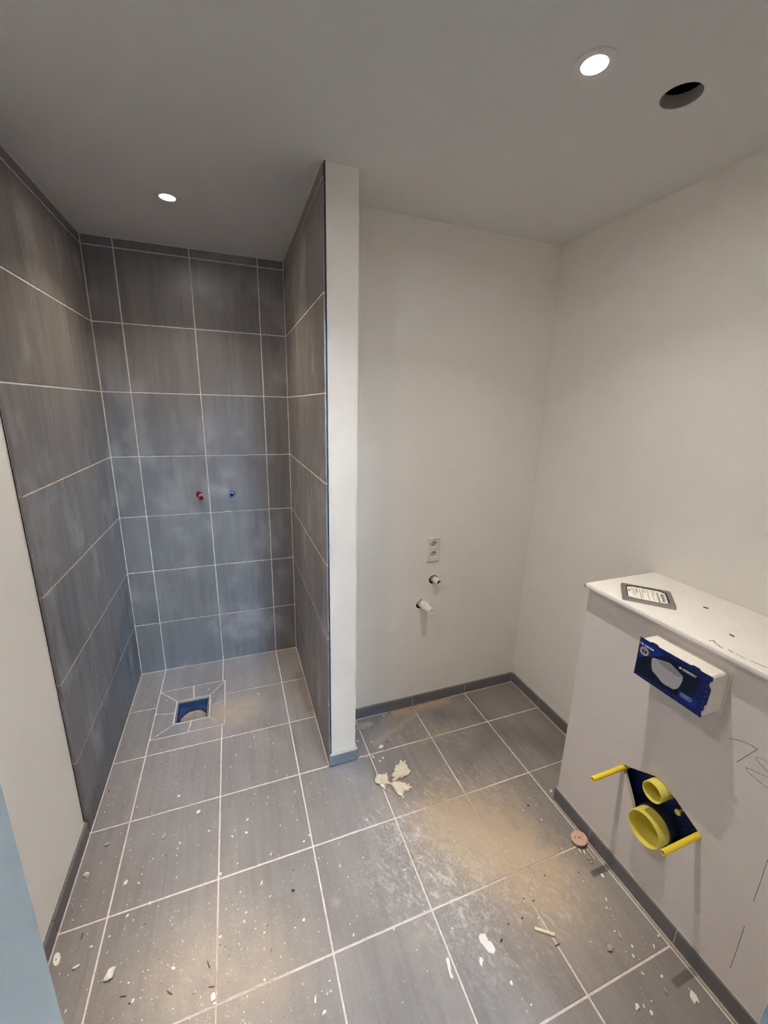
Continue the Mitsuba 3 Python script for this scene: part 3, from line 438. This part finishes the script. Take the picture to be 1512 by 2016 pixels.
bowl = sg.Polygon([(.0395, .0400), (.0440, .0365), (.0500, .0350), (.0857, .0252), (.1209, .0393), (.1225, .0500), (.1190, .0690), (.1150, .0790), (.1073, .0868), (.0863, .0890), (.0756, .0881), (.0620, .0800), (.0470, .0734), (.0420, .0600)]).buffer(-.005).buffer(.0055, 8)
printed('bowl_picture', bowl, 'mat_print_grey', 0.0002)
printed('bowl_picture', sg.Polygon([(.0515, .0358), (.0857, .0262), (.1200, .0398), (.1170, .0450), (.1060, .0480), (.0860, .0462), (.0660, .0415)]), 'mat_print_grey_dark', 0.0004)
plate = sg.Point(0, 0).buffer(1, 24); plate = shapely.affinity.translate(shapely.affinity.scale(plate, .0130, .0125), .0160, .0335)
printed('plate_picture', plate, 'mat_print_grey', 0.0002)
printed('plate_picture', sg.box(.0105, .0300, .0220, .0370).buffer(.0005), 'mat_card_black', 0.0004)
printed('plate_picture', sg.box(.0140, .0322, .0180, .0345), 'mat_print_white', 0.0006)
for q in ((.0160, .0245), (.0160, .0425), (.0060, .0335), (.0260, .0335)): printed('plate_picture', sg.Point(*q).buffer(.0012, 6), 'mat_card_black', 0.0004)
def lettering(text, M, h, key, m, bold=False, squeeze=1.0):
    t = meshkit.text_mesh(text, h, depth=0.0003, bold=bold); t.apply_transform(np.diag([squeeze, 1, 1, 1])); t.apply_transform(M); put(key, t, m)
def on_card(u, v): return frame_of(CARD[:3, 3] + CARD[:3, 0] * u + CARD[:3, 1] * v + CARD[:3, 2] * 0.0015, (0, -1, 0), (0, 0, 1), (-1, 0, 0))
printed('lettering', sg.box(.0010, .0118, .0032, .0182), 'mat_print_white', 0.0002); printed('lettering', sg.box(.0060, .0118, .0092, .0188), 'mat_print_white', 0.0002)
lettering('OMEGA', on_card(.0125, .0190), .0056, pk + '__lettering', 'mat_print_white', True)
printed('lettering', sg.box(.1085, .0190, .1145, .0240), 'mat_print_white', 0.0002)
lettering('GEBERIT', on_card(.1165, .0240), .0052, pk + '__lettering', 'mat_print_white', True, 1.12)
oval = sg.LineString([(.1290, .0872), (.1478, .0872)])
printed('badge', oval.buffer(.0048, 10).difference(oval.buffer(.0037, 10)), 'mat_print_pale', 0.0004)
lettering('Duofresh', on_card(.1278, .0886), .0030, pk + '__lettering', 'mat_print_pale', True, 1.05)
for v in (.0293, .0427, .0566, .0707, .0848, .099): printed('dot', sg.Point(.1765, v).buffer(.0008, 6), 'mat_print_pale', 0.0002)

# ---------------------------------------------------------------- steel tray with a printed card on the shelf
tr = thing('drain_cover', 'square grey steel drain cover with a printed white card in it, lying on the shelf', 'drain cover')
Z0 = ZB + 0.016
o = np.array([1.7122, -1.3984, Z0]); ex = np.array([0.092, -0.100, 0.0]); wx = np.linalg.norm(ex); ex /= wx; ey = np.array([-ex[1], ex[0], 0.0]) * -1; wy = 0.122
# ex: along the back edge to the right, ey: towards the room; -ey is up the page for someone at the wall
TR = frame_of(o, ex, ey, (0, 0, -1)); TRU = lambda u, v, z: o + ex * u + ey * v + np.array([0, 0, z])
def tray(poly, z0, h):
    m = prism(poly, h); m.apply_transform(frame_of(o + [0, 0, z0], ex, -ey, (0, 0, 1)) @ np.diag([1, -1, 1, 1])); m.fix_normals(); return m
outer = sg.box(0, 0, wx, wy).buffer(-.006).buffer(.006, 6)
inner = sg.Polygon([(.013, .018), (.030, .0065), (wx - .030, .0065), (wx - .013, .020), (wx - .013, wy - .024), (wx - .030, wy - .012), (.030, wy - .012), (.013, wy - .022)])
put(tr + '__pan', tray(outer, 0, 0.003), 'mat_steel_dull')
put(tr + '__rim', tray(outer.difference(inner), 0.003, 0.006), 'mat_steel_dull')
put(tr + '__seal', tray(inner.difference(inner.buffer(-.0035, join_style=2)), 0.003, 0.0040), 'mat_black')
put(tr + '__card', tray(inner.buffer(-.0036, join_style=2), 0.003, 0.0030), 'mat_paper')
labels[tr + '__card'] = {'label': 'white printed card'}
def line(u, v0, v1, w, m='mat_ink_faint'): put(tr + '__print', tray(sg.box(u - w / 2, v0, u + w / 2, v1), 0.006, 0.0003), m)
# reads from the wall side down to the room side: x along ey, letter tops towards +ex
lettering('MorFex', frame_of(TRU(wx - .0305, .0330, .0061), ey, ex, np.cross(ey, ex)), .0100, tr + '__print', 'mat_ink', True, 1.25)
for u, v0, v1, w in ((.0975, .027, .102, .0050), (.0885, .018, .044, .0016), (.0845, .018, .096, .0016), (.0780, .018, .030, .0018), (.0720, .020, .098, .0018), (.0672, .022, .044, .0018), (.0600, .020, .046, .0030), (.0560, .040, .094, .0016), (.0515, .020, .098, .0020), (.0430, .022, .058, .0050), (.0370, .020, .082, .0018), (.0320, .018, .076, .0018), (.0285, .018, .038, .0018)):
    line(u, v0, v1, w, 'mat_ink_faint')
lettering('M', frame_of(TRU(.0185, .040, .0061), ey, ex, np.cross(ey, ex)), .0065, tr + '__print', 'mat_ink', True, 1.6)
for n_, (a, b) in enumerate((((1.810, -1.593), (1.816, -1.601)), ((1.717, -1.717), (1.715, -1.7265)))):
    k = number('cable_offcut'); put(k, place(lathe([[0, 0], [.0013, 0], [.0013, np.hypot(b[0] - a[0], b[1] - a[1]) + .002], [0, np.hypot(b[0] - a[0], b[1] - a[1]) + .002]], 8), along((*a, Z0 + .0013), (b[0] - a[0], b[1] - a[1], 0))), 'mat_black')
    tag(k, ('short black cable offcut on the shelf nearer the wall', 'short black cable offcut on the shelf nearer the front edge')[n_], 'cable offcut')

# ---------------------------------------------------------------- double socket
so = thing('power_socket', 'double white power socket on the recess wall', 'power socket')
S = frame_of((1.3635, YA, 0.7715), (1, 0, 0), (0, 0, 1), (0, -1, 0)); SW, SH = 0.060, 0.112
def sock(m): return place(m, S)
put(so + '__plate', sock(join(bevel(0, SW, 0, 0.006, 0, 0.010, .002), bevel(0, SW, SH - 0.006, SH, 0, 0.010, .002), bevel(0, 0.0085, 0.005, SH - 0.005, 0, 0.010, .0015), bevel(SW - 0.0085, SW, 0.005, SH - 0.005, 0, 0.010, .0015))), 'mat_socket')
for i in (0, 1):
    v = 0.0315 + i * 0.0495; c = (SW / 2, v)
    sq = sg.box(0.0090, v - 0.0242, SW - 0.0090, v + 0.0242); well = sg.Point(*c).buffer(0.0178, 24)
    f = put(so + '__outlet', sock(prism(sq.difference(well), 0.0085)), 'mat_socket')
    put(f + '__well', sock(place(lathe([[0, -.010], [.0179, -.010], [.0179, .0084], [.0190, .0084], [.0190, -.012], [0, -.012]], 32), frame_of((*c, 0), *np.eye(3)))), 'mat_socket', smooth=30)
    for q in ((-.0095, .002), (.0095, .002)):
        put(f + '__pin_hole', sock(place(lathe([[0, 0], [.0027, 0], [.0027, .0005], [0, .0005]], 12), frame_of((c[0] + q[0], c[1] + q[1], -.0099), *np.eye(3)))), 'mat_black')
    half = sg.Point(c[0], c[1] - .0075).buffer(.0035, 10).intersection(sg.box(0, 0, 1, c[1] - .0075)) if i else sg.Point(c[0], c[1] + .0105).buffer(.0033, 10)
    put(f + '__earth_hole', sock(place(prism(half, .0005), frame_of((0, 0, -.0099), *np.eye(3)))), 'mat_black')
    labels[f] = {'label': ('lower outlet', 'upper outlet')[i]}

# ---------------------------------------------------------------- pipe ends in the recess wall
k = thing('water_pipe', 'short open white pipe end in the torn hole under the power socket', 'pipe')
d1 = along((1.4050, YA + 0.042, 0.6735), (0.14, -1, -0.04))
put(k + '__sleeve', place(tube(0.0105, 0.0145, 0.078, 28), d1), 'mat_white_plastic', smooth=40)
put(k + '__collar', place(lathe([[.0146, 0], [.0170, 0], [.0170, .030], [.0146, .030], [.0146, 0]], 24), along((1.4045, YA + 0.030, 0.6735), (0.14, -1, -0.04))), 'mat_grey_plastic', smooth=40)
put(k + '__core', place(lathe([[0, 0], [.0104, 0], [.0104, .066], [0, .066]], 20), d1), 'mat_black')
k = thing('drain_pipe', 'white plastic drain pipe with a narrow capped end, lower on the recess wall', 'pipe')
d2 = along((1.3475, YA + 0.050, 0.5530), (0.13, -1, -0.03))
put(k + '__body', place(lathe([[0, 0], [.0200, 0], [.0200, .078], [.0185, .081], [.0160, .0815], [.0150, .083], [0, .083]], 32), d2), 'mat_white_plastic', smooth=35)
put(k + '__spigot', place(lathe([[0, .083], [.0148, .083], [.0142, .122], [.0130, .124], [.0098, .124], [.0092, .116], [0, .116]], 32), d2), 'mat_white_plastic', smooth=35)
put(k + '__rib', place(join(*[place(bevel(.0140, .0172, -.0012, .0012, .083, .104, .0004), trimesh.transformations.rotation_matrix(a, (0, 0, 1))) for a in np.linspace(0, 2 * math.pi, 7)[:-1]]), d2), 'mat_white_plastic')

# ---------------------------------------------------------------- red and blue pipe sleeves in the shower
for (x, z), nm, ma, mb, lab, tipdir in ((PIPES[0], 'hot', 'mat_red', 'mat_red_dark', 'red sleeve of the hot water pipe in the shower wall', (0.10, -1, -0.06)), (PIPES[1], 'cold', 'mat_blue', 'mat_blue_dark', 'blue sleeve of the cold water pipe in the shower wall', (-0.03, -1, 0.02))):
    k = thing('water_pipe_sleeve', lab, 'pipe')
    M = along((x - 0.03 * tipdir[0] * 0 + 0.0005, 0.06, z - 0.0015), tipdir)
    put(k + '__sleeve', place(tube(0.0098, 0.0128, 0.107, 28), M), ma, smooth=40)
    put(k + '__rim', place(lathe([[.0128, .098], [.0140, .099], [.0140, .103], [.0128, .104], [.0128, .098]], 28), M), 'mat_blue' if nm == 'cold' else 'mat_red', smooth=40)
    put(k + '__core', place(lathe([[0, 0], [.0097, 0], [.0097, .060], [.006, .062], [0, .062]], 24), M), mb)

# ---------------------------------------------------------------- floor drain
dn = thing('floor_drain', 'open square floor drain with a steel frame in the shower', 'floor drain')
ZT = -SINK
def ring(p0, p1, z0, z1): return place(prism(sg.box(*p0).difference(sg.box(*p1)), z1 - z0), frame_of((0, 0, z0), *np.eye(3)))
a0 = (GX0 + .0015, GY0 + .0015, GX1 - .0015, GY1 - .0015); a1 = (GX0 + .0035, GY0 + .0035, GX1 - .0035, GY1 - .0035); a2 = (GX0 + .0085, GY0 + .0085, GX1 - .0085, GY1 - .0085); a3 = (GX0 + .0100, GY0 + .0100, GX1 - .0100, GY1 - .0100)
put(dn + '__frame', join(ring(a0, a1, ZT - .030, ZT + .0005), ring(a2, a3, ZT - .0100, ZT - .0025)), 'mat_steel')
put(dn + '__channel', ring(a1, a2, ZT - .032, ZT - .0095), 'mat_black')
cx, cy = (GX0 + GX1) / 2, (GY0 + GY1) / 2
put(dn + '__basin', join(ring(a2, a3, ZT - .062, ZT - .0101), ring(a0, a2, ZT - .062, ZT - .0325), place(prism(sg.box(*a0).difference(sg.Point(cx, cy).buffer(0.066, 40)), .004), frame_of((0, 0, ZT - .050), *np.eye(3)))), 'mat_dark_blue')
put(dn + '__collar', lathe([[.0600, -.050], [.0660, -.050], [.0660, -.0400], [.0600, -.0400], [.0600, -.110], [.0640, -.110], [.0640, -.050]], 48).apply_translation((cx, cy, ZT)), 'mat_dark_blue', smooth=40)
gx, gy = np.meshgrid(np.linspace(-1, 1, 21), np.linspace(-1, 1, 21)); rr = np.maximum(np.hypot(gx, gy), 1e-6); sc = np.maximum(abs(gx), abs(gy)) / rr
px, py = gx * sc * .0645, gy * sc * .0645
pz = ZT - .058 + .014 * (meshkit.fbm(np.stack([px * 60, py * 60, px * 0], -1), 3) - 0.5)
idx = np.arange(441).reshape(21, 21); quads = np.stack([idx[:-1, :-1], idx[:-1, 1:], idx[1:, 1:], idx[1:, :-1]], -1).reshape(-1, 4)
put(dn + '__rubble', (np.stack([px + cx, py + cy, pz], -1).reshape(-1, 3), quads), 'mat_concrete')
labels[dn + '__rubble'] = {'label': 'dry mortar at the bottom'}
put(dn + '__well', ring((GX0 - .01, GY0 - .01, GX1 + .01, GY1 + .01), a0, -0.14, ZT - .028), 'mat_black')
put(dn + '__sump', box(GX0 - .01, GX1 + .01, GY0 - .01, GY1 + .01, -0.15, -0.14), 'mat_black')

# ---------------------------------------------------------------- downlights
names = ['recessed downlight in the ceiling over the shower', 'recessed downlight in the ceiling beside the empty round hole', 'recessed downlight in the ceiling near the door, out of view']
for (x, y), lab in zip(LAMPS, names):
    k = thing('downlight', lab, 'downlight')
    put(k + '__ring', lathe([[.0246, .012], [.0246, -.0005], [.0262, -.0026], [.0400, -.0030], [.0426, -.0020], [.0432, .0002], [.0360, .0002], [.0355, .012], [.0246, .012]], 56).apply_translation((x, y, H)), 'mat_lamp_ring', smooth=35)
    lens = lathe([[0, .0005], [.0242, .0005], [.0240, -.0010], [.0190, -.0032], [.0100, -.0046], [0, -.0050]], 40).apply_translation((x, y, H)); lens.fix_normals()
    scene[k + '__lens'] = mikit.ply(lens, 'mat_white_plastic', emitter={'type': 'area', 'radiance': rgb(*(LAMP_COLOUR * 90.0))})
    put(k + '__housing', lathe([[.0362, .0005], [.0362, .060], [0, .060], [0, .062], [.0372, .062], [.0372, .0005], [.0362, .0005]], 32).apply_translation((x, y, H)), 'mat_black')
    tilt = (0.06, 0.015) if y > -1 else (0.0, 0.0)
    power = LAMP_I * (1.12 if y < -1 and x < 1 else 1.0)
    for nm, part, cone, flat in (('spill', 0.20 if y > -1 else 0.28, 84.0, 8.0), ('wide', 1.25 if y > -1 else 0.72, 58.0, 8.0), ('mid', 0.95 if y > -1 else 1.1, 28.0, 2.0), ('core', 0.35 if y > -1 else 1.7, 13.0, 2.0)):
        scene[f'{k}__{nm}_beam'] = {'type': 'spot', 'intensity': rgb(*(LAMP_COLOUR * power * part)), 'cutoff_angle': cone, 'beam_width': flat, 'to_world': T().look_at(origin=[x, y, H - 0.008], target=[x + tilt[0] * (cone < 30), y + tilt[1] * (cone < 30), 0], up=[0, 1, 0])}

# ---------------------------------------------------------------- crumbs on the floor
def chip_mesh(seed, flat=0.45, n=16):
    g = np.random.default_rng(seed); p = g.normal(size=(n, 3)); p /= np.linalg.norm(p, axis=1, keepdims=True); p *= g.uniform(.75, 1.1, (n, 1))
    p *= np.array([0.5, g.uniform(.28, .42), flat * .5]); m = trimesh.convex.convex_hull(p); m.apply_translation((0, 0, -m.bounds[0][2])); return m
chips = [mikit.ply(chip_mesh(s), 'mat_plaster_chip') for s in range(12)]
slivers = [mikit.ply(place(chip_mesh(50 + s, .22, 14), np.diag([1, .42, 1, 1])), 'mat_plaster_chip') for s in range(4)]
ORD = ['first', 'second', 'third', 'fourth', 'fifth', 'sixth', 'seventh']
splinters = [mikit.ply(place(chip_mesh(70 + s, .18, 14), np.diag([1, .20, 1, 1])), 'mat_wood_chip') for s in range(4)]
def tile_of(x, y):
    c = min(max(int(np.searchsorted(COLS, x)) - 1, 0), 6); r = min(max(int(np.searchsorted([-v for v in ROWS], -y)) - 1, 0), 6)
    return c, r
def spot_name(x, y):
    c, r = tile_of(x, y); mx, my = (COLS[c] + COLS[c + 1]) / 2, (ROWS[r] + (ROWS + [YD])[r + 1]) / 2
    return f"{'back' if y > my else 'front'} {'left' if x < mx else 'right'} of tile {ORD[c]} from left wall, {ORD[r]} from back wall"
for kind, name, cat, m, word in (('w', 'plaster_chip', 'plaster chip', 'mat_plaster_chip', 'white plaster chip'), ('s', 'mortar_lump', 'mortar lump', 'mat_stone_chip', 'beige mortar lump'), ('v', 'plaster_sliver', 'plaster sliver', 'mat_plaster_chip', 'thin plaster sliver'),
                                 ('d', 'dark_crumb', 'crumb', 'mat_dark_chip', 'tiny dark crumb'), ('k', 'wood_splinter', 'wood splinter', 'mat_wood_chip', 'brown wood splinter')):
    found = [tuple(map(float, e.split(','))) for e in CHIPS[kind].split()]
    tiles = {}
    for q in found: tiles.setdefault(spot_name(q[0], q[1]), []).append(q)
    for n_, (x, y, s0) in enumerate(found):
        s = max(s0 / 1000 * 1.6, 0.0045)
        shape = (splinters if kind == 'k' else slivers if kind == 'v' else chips)[n_ % (4 if kind in 'vk' else 12)]
        z = -0.0002
        if DX0 < x < DX1 and DY0 < y < DY1: z = -SINK * max(0, min((x - DX0) / .085, (DX1 - x) / .07, (y - DY0) / .08, (DY1 - y) / .085, 1))
        turn = random.uniform(0, 360) if kind != 'v' else random.uniform(40, 80)
        k = again(name, shape, T().translate([x, y, z]).rotate([0, 0, 1], turn).scale([s, s, s * random.uniform(.8, 1.2)]), m)
        tl = spot_name(x, y); here = sorted(tiles[tl], key=lambda q: -q[2]); at = here.index((x, y, s0))
        size = '' if len(here) == 1 else 'largest ' if at == 0 else 'smaller ' if len(here) == 2 else 'smallest ' if at == len(here) - 1 and len(here) == 3 else 'small ' if len(here) > 3 else 'middling '
        tag(k, f'{size}{word}, {tl}', cat, f'{cat}s on the floor')
# the few that one can tell apart
def slab_chip(key, pts, h, label, cat, m='mat_plaster_chip', bump=0.0):
    k = number(key); mm = place(prism(sg.Polygon(pts), h), frame_of((0, 0, -0.0002), *np.eye(3)))
    put(k, mm, m); tag(k, label, cat); return k
slab_chip('plaster_flake', [(1.581, -1.896), (1.5835, -1.908), (1.577, -1.921), (1.5735, -1.915), (1.563, -1.918), (1.566, -1.904), (1.574, -1.899)], .004, 'notched white plaster flake on the floor near the lower right skirting', 'plaster flake')
hx = [(0.0179 + a * math.cos(t) * 1 - .004 * math.sin(t), -1.2782 + .016 * math.sin(t)) for t, a in zip(np.linspace(0, 2 * math.pi, 15)[:-1], [.008, .0085, .009, .010, .009, .0085, .008, .008, .0085, .008, .011, .0085, .008, .008])]
hole = sg.Polygon(hx).difference(sg.Point(.0165, -1.279).buffer(.0024, 6))
k = number('plaster_ring'); put(k, place(prism(hole, .003), frame_of((0, 0, -.0002), *np.eye(3))), 'mat_plaster_chip'); tag(k, 'oval white plaster piece with a hole, beside the left skirting', 'plaster piece')
big = chip_mesh(77, .5, 26); big = place(big, trimesh.transformations.rotation_matrix(math.radians(62), (0, 0, 1)) @ np.diag([.034, .046, .030, 1])); big.apply_translation((0.1609, -1.3619, -.0003))
k = put('plaster_lump', big, 'mat_plaster_chip'); tag(k, 'largest white plaster lump, at the lower left of the floor', 'plaster lump')
a, b = np.array([1.2816, -1.6534]), np.array([1.3270, -1.6858]); d = (b - a) / np.linalg.norm(b - a)
k = put('wood_stick', place(bevel(0, np.linalg.norm(b - a), -.0042, .0042, 0, .006, .0012), frame_of((*a, -.0001), (*d, 0), (-d[1], d[0], 0), (0, 0, 1))), 'mat_stick'); tag(k, 'short pale wooden stick lying on the floor at the lower right', 'stick')
k = put('plastic_pin', place(lathe([[0, 0], [.0028, .0005], [.0028, .004], [.0017, .005], [.0017, .034], [0, .035]], 10), along((1.604, -1.5345, .0026), (-.0011, -.0317, 0))), 'mat_stick'); tag(k, 'pale plastic pin on the floor beside the pink disc', 'pin')
# paper scrap in the corner behind the partition
g = np.random.default_rng(9)
pp = [(1.040 + (.042 + .012 * g.random()) * math.cos(t) * (1 if math.cos(t) > 0 else .55), -.752 + (.014 + .010 * g.random()) * math.sin(t)) for t in np.linspace(0, 2 * math.pi, 22)[:-1]]
k = put('paper_scrap', place(prism(sg.Polygon(pp).buffer(0), .0025), frame_of((0, 0, -.0002), *np.eye(3))), 'mat_scrap'); tag(k, 'torn grey-beige scrap on the floor in the corner behind the partition', 'scrap')
# tufts of insulation wool
def wool(blobs, spikes, seed):
    blobs = [(x, y, r * 1.22, h * 1.1) for x, y, r, h in blobs]
    g = np.random.default_rng(seed); pts = []
    for (x, y, r, h) in blobs:
        for _ in range(5):
            q = g.normal(0, r * .45, 2); pts.append([((x + q[0], y + q[1], h * .5), r * g.uniform(.45, .7)), ((x + q[0] * .2 + g.normal(0, r * .4), y + q[1] * .2 + g.normal(0, r * .4), h * g.uniform(.5, 1)), r * g.uniform(.35, .6))])
    for (x0, y0, x1, y1, r) in spikes: pts.append([((x0, y0, .006), r), ((x1, y1, .004), r * .35)])
    import manifold3d as mf
    m = mf.Manifold()
    for (p0, r0), (p1, r1) in pts: m = m + mf.Manifold.batch_hull([mf.Manifold.sphere(r0, 14).translate(list(p0)), mf.Manifold.sphere(r1, 14).translate(list(p1))])
    m = m.refine_to_length(.0026).to_mesh(); t = trimesh.Trimesh(m.vert_properties[:, :3], m.tri_verts); v = np.array(t.vertices); nn = np.array(t.vertex_normals)
    v = v + nn * ((meshkit.fbm(v * 130 + seed, 3, seed) - .5) * .013 + (meshkit.noise(v * 480, seed + 5) - .5) * .005)[:, None]
    v[:, 2] = np.maximum(v[:, 2] * .8, -.0002); t.vertices = v; return t
for blobs, spikes, lab in (([(1.028, -1.060, .017, .016), (1.036, -1.046, .011, .012), (1.030, -1.078, .010, .010)], [(1.040, -1.070, 1.058, -1.078, .006), (1.026, -1.080, 1.026, -1.098, .005), (1.020, -1.05, 1.004, -1.052, .004), (1.046, -1.04, 1.058, -1.028, .004)], 'left of three torn tufts of cream insulation wool on the floor by the partition'),
                           ([(1.112, -1.045, .020, .018), (1.100, -1.058, .013, .014), (1.128, -1.050, .013, .013), (1.134, -1.014, .011, .009)], [(1.128, -1.03, 1.136, -1.006, .008), (1.09, -1.062, 1.068, -1.070, .007), (1.136, -1.008, 1.152, -1.000, .004), (1.134, -1.006, 1.134, -.990, .004)], 'yellowish back one of three tufts of insulation wool on the floor'),
                           ([(1.082, -1.108, .016, .014), (1.096, -1.118, .014, .013), (1.076, -1.128, .011, .010)], [(1.074, -1.10, 1.058, -1.084, .006), (1.104, -1.118, 1.128, -1.122, .007), (1.104, -1.114, 1.130, -1.102, .004), (1.076, -1.132, 1.082, -1.150, .006)], 'front whitest one of three tufts of insulation wool on the floor')):
    k = put('insulation_tuft', wool(blobs, spikes, len(lab)), 'mat_wool', smooth=50); tag(k, lab, 'insulation')
# pink disc leaning on the cistern skirting
disc = sg.Point(0, 0).buffer(.0265, 28)
disc = disc.difference(sg.Point(.001, .001).buffer(.0026, 8)).difference(sg.box(-.0135, -.004, -.0110, .0045)).difference(sg.box(-.020, .0165, -.0165, .026))
k = thing('pink_disc', 'round pink plastic disc on the floor against the cistern skirting', 'disc')
D = frame_of((1.5985, -1.5025, .012), (0.80, -0.56, 0.21), (0.573, 0.82, 0.0), np.cross((0.80, -0.56, 0.21), (0.573, 0.82, 0.0)))
D[:3, 0] /= np.linalg.norm(D[:3, 0]); D[:3, 2] = np.cross(D[:3, 0], D[:3, 1]); D[:3, 2] /= np.linalg.norm(D[:3, 2])
put(k + '__plate', place(prism(disc, .0045), D), 'mat_pink')
put(k + '__rib', place(bevel(.008, .011, -.016, .014, .0044, .0062, .0008), D), 'mat_pink')
# fine crumbs and sand: nobody could count them
GRIT = ([], [], [])
def specks(n, colour, sampler, size, seed):
    g = np.random.default_rng(seed); V, F, Q = GRIT
    base = [chip_mesh(200 + s, .5, 8) for s in range(8)]
    inside = room.buffer(-.006).difference(sg.box(GX0, GY0, GX1, GY1))
    P = sampler(g, n * 2); P = P[shapely.contains_xy(inside, P[:, 0], P[:, 1])][:n]; c = sum(map(len, V))
    for x, y in P:
        b = base[g.integers(8)]; s = g.uniform(*size) if g.random() < .85 else size[1] * 1.5; a = g.uniform(0, 6.28)
        v = np.array(b.vertices) * s; R2 = np.array([[math.cos(a), -math.sin(a)], [math.sin(a), math.cos(a)]]); v[:, :2] = v[:, :2] @ R2.T
        z = -SINK * max(0, min((x - DX0) / .085, (DX1 - x) / .07, (y - DY0) / .08, (DY1 - y) / .085, 1)) if DX0 < x < DX1 and DY0 < y < DY1 else 0
        V.append(v + [x, y, z - .0001]); F.append(np.array(b.faces) + c); c += len(v); Q.append(np.tile(np.array(colour) * g.uniform(.8, 1.05), (len(v), 1)))
def spread(g, n):
    a = np.stack([g.uniform(0, 1.63, n), g.uniform(-2.09, 0, n)], -1)
    keep = g.random(n) < np.where(a[:, 0] < .8, .85, .4); b = g.normal((.42, -1.46), (.16, .13), (n // 3, 2)); b2 = g.normal((1.25, -1.40), (.22, .18), (n // 6, 2)); b3 = g.normal((.45, -.45), (.12, .12), (n // 6, 2))
    q = np.vstack([a[keep], b, b2, b3]); g.shuffle(q); return q
def sandy(g, n):
    q = np.vstack([g.normal((.50, -.455), (.055, .045), (n // 4, 2)), g.normal((1.29, -1.42), (.13, .12), (n // 3, 2)), g.normal((.43, -1.46), (.12, .11), (n // 3, 2)), np.stack([g.uniform(1.15, 1.55, n // 8), g.normal(-.715, .018, n // 8)], -1)]); g.shuffle(q); return q
specks(3800, (.80, .78, .73), spread, (.0014, .0035), 21)
specks(2600, (.42, .32, .22), sandy, (.0012, .0026), 22)
specks(300, (.04, .03, .02), sandy, (.0012, .0028), 23)
mat('mat_grit', {'type': 'mesh_attribute', 'name': 'vertex_color'}, 0.9, 0.2)
scene['floor_grit'] = mikit.ply((np.vstack(GRIT[0]), np.vstack(GRIT[1])), 'mat_grit', color=np.vstack(GRIT[2]))
tag('floor_grit', 'fine white crumbs, sand and dark specks scattered over the floor tiles', 'grit', kind='stuff')

# ---------------------------------------------------------------- the hall behind the camera, with the window that sends the daylight in
HX0, HX1, HY = -1.2, 4.2, -7.0
put('hall_floor', box(HX0, HX1, HY, YD2, -0.1, 0.0), 'mat_hall_floor'); structure('hall_floor', 'floor of the hall behind the camera')
HH = 5.0                                                       # a double-height hall: its window stands high, so the daylight falls steeply
put('hall_ceiling', box(HX0, HX1, HY, YD2, HH - .1, HH), 'mat_hall'); structure('hall_ceiling', 'high ceiling of the hall behind the camera')
WX0, WX1, WZ0, WZ1 = 1.20, 2.75, 2.75, 4.75
put('wall_hall', join(box(HX0 - .1, HX0, HY, YD2, 0, HH), box(HX1, HX1 + .1, HY, YD2, 0, HH), box(HX0 - .1, WX0, HY - .12, HY, -.1, HH), box(WX1, HX1 + .1, HY - .12, HY, -.1, HH), box(WX0, WX1, HY - .12, HY, -.1, WZ0), box(WX0, WX1, HY - .12, HY, WZ1, HH),
                      box(HX0 - .1, -0.15, YD2, YD2 + .1, 0, HH), box(2.08, HX1 + .1, YD2, YD2 + .1, 0, HH), box(-0.15, 2.08, YD2, YD2 + .1, H + .18, HH)), 'mat_hall'); structure('wall_hall', 'walls of the hall behind the camera')
wn = thing('window_1', 'high window of the hall behind the camera', None); labels[wn] = {'label': 'high window of the hall behind the camera', 'kind': 'structure'}
put('window_1__frame', join(box(WX0, WX0 + .05, HY - .09, HY - .03, WZ0, WZ1), box(WX1 - .05, WX1, HY - .09, HY - .03, WZ0, WZ1), box(WX0, WX1, HY - .09, HY - .03, WZ0, WZ0 + .05), box(WX0, WX1, HY - .09, HY - .03, WZ1 - .05, WZ1), box(1.95, 2.0, HY - .09, HY - .03, WZ0, WZ1)), 'mat_lining')
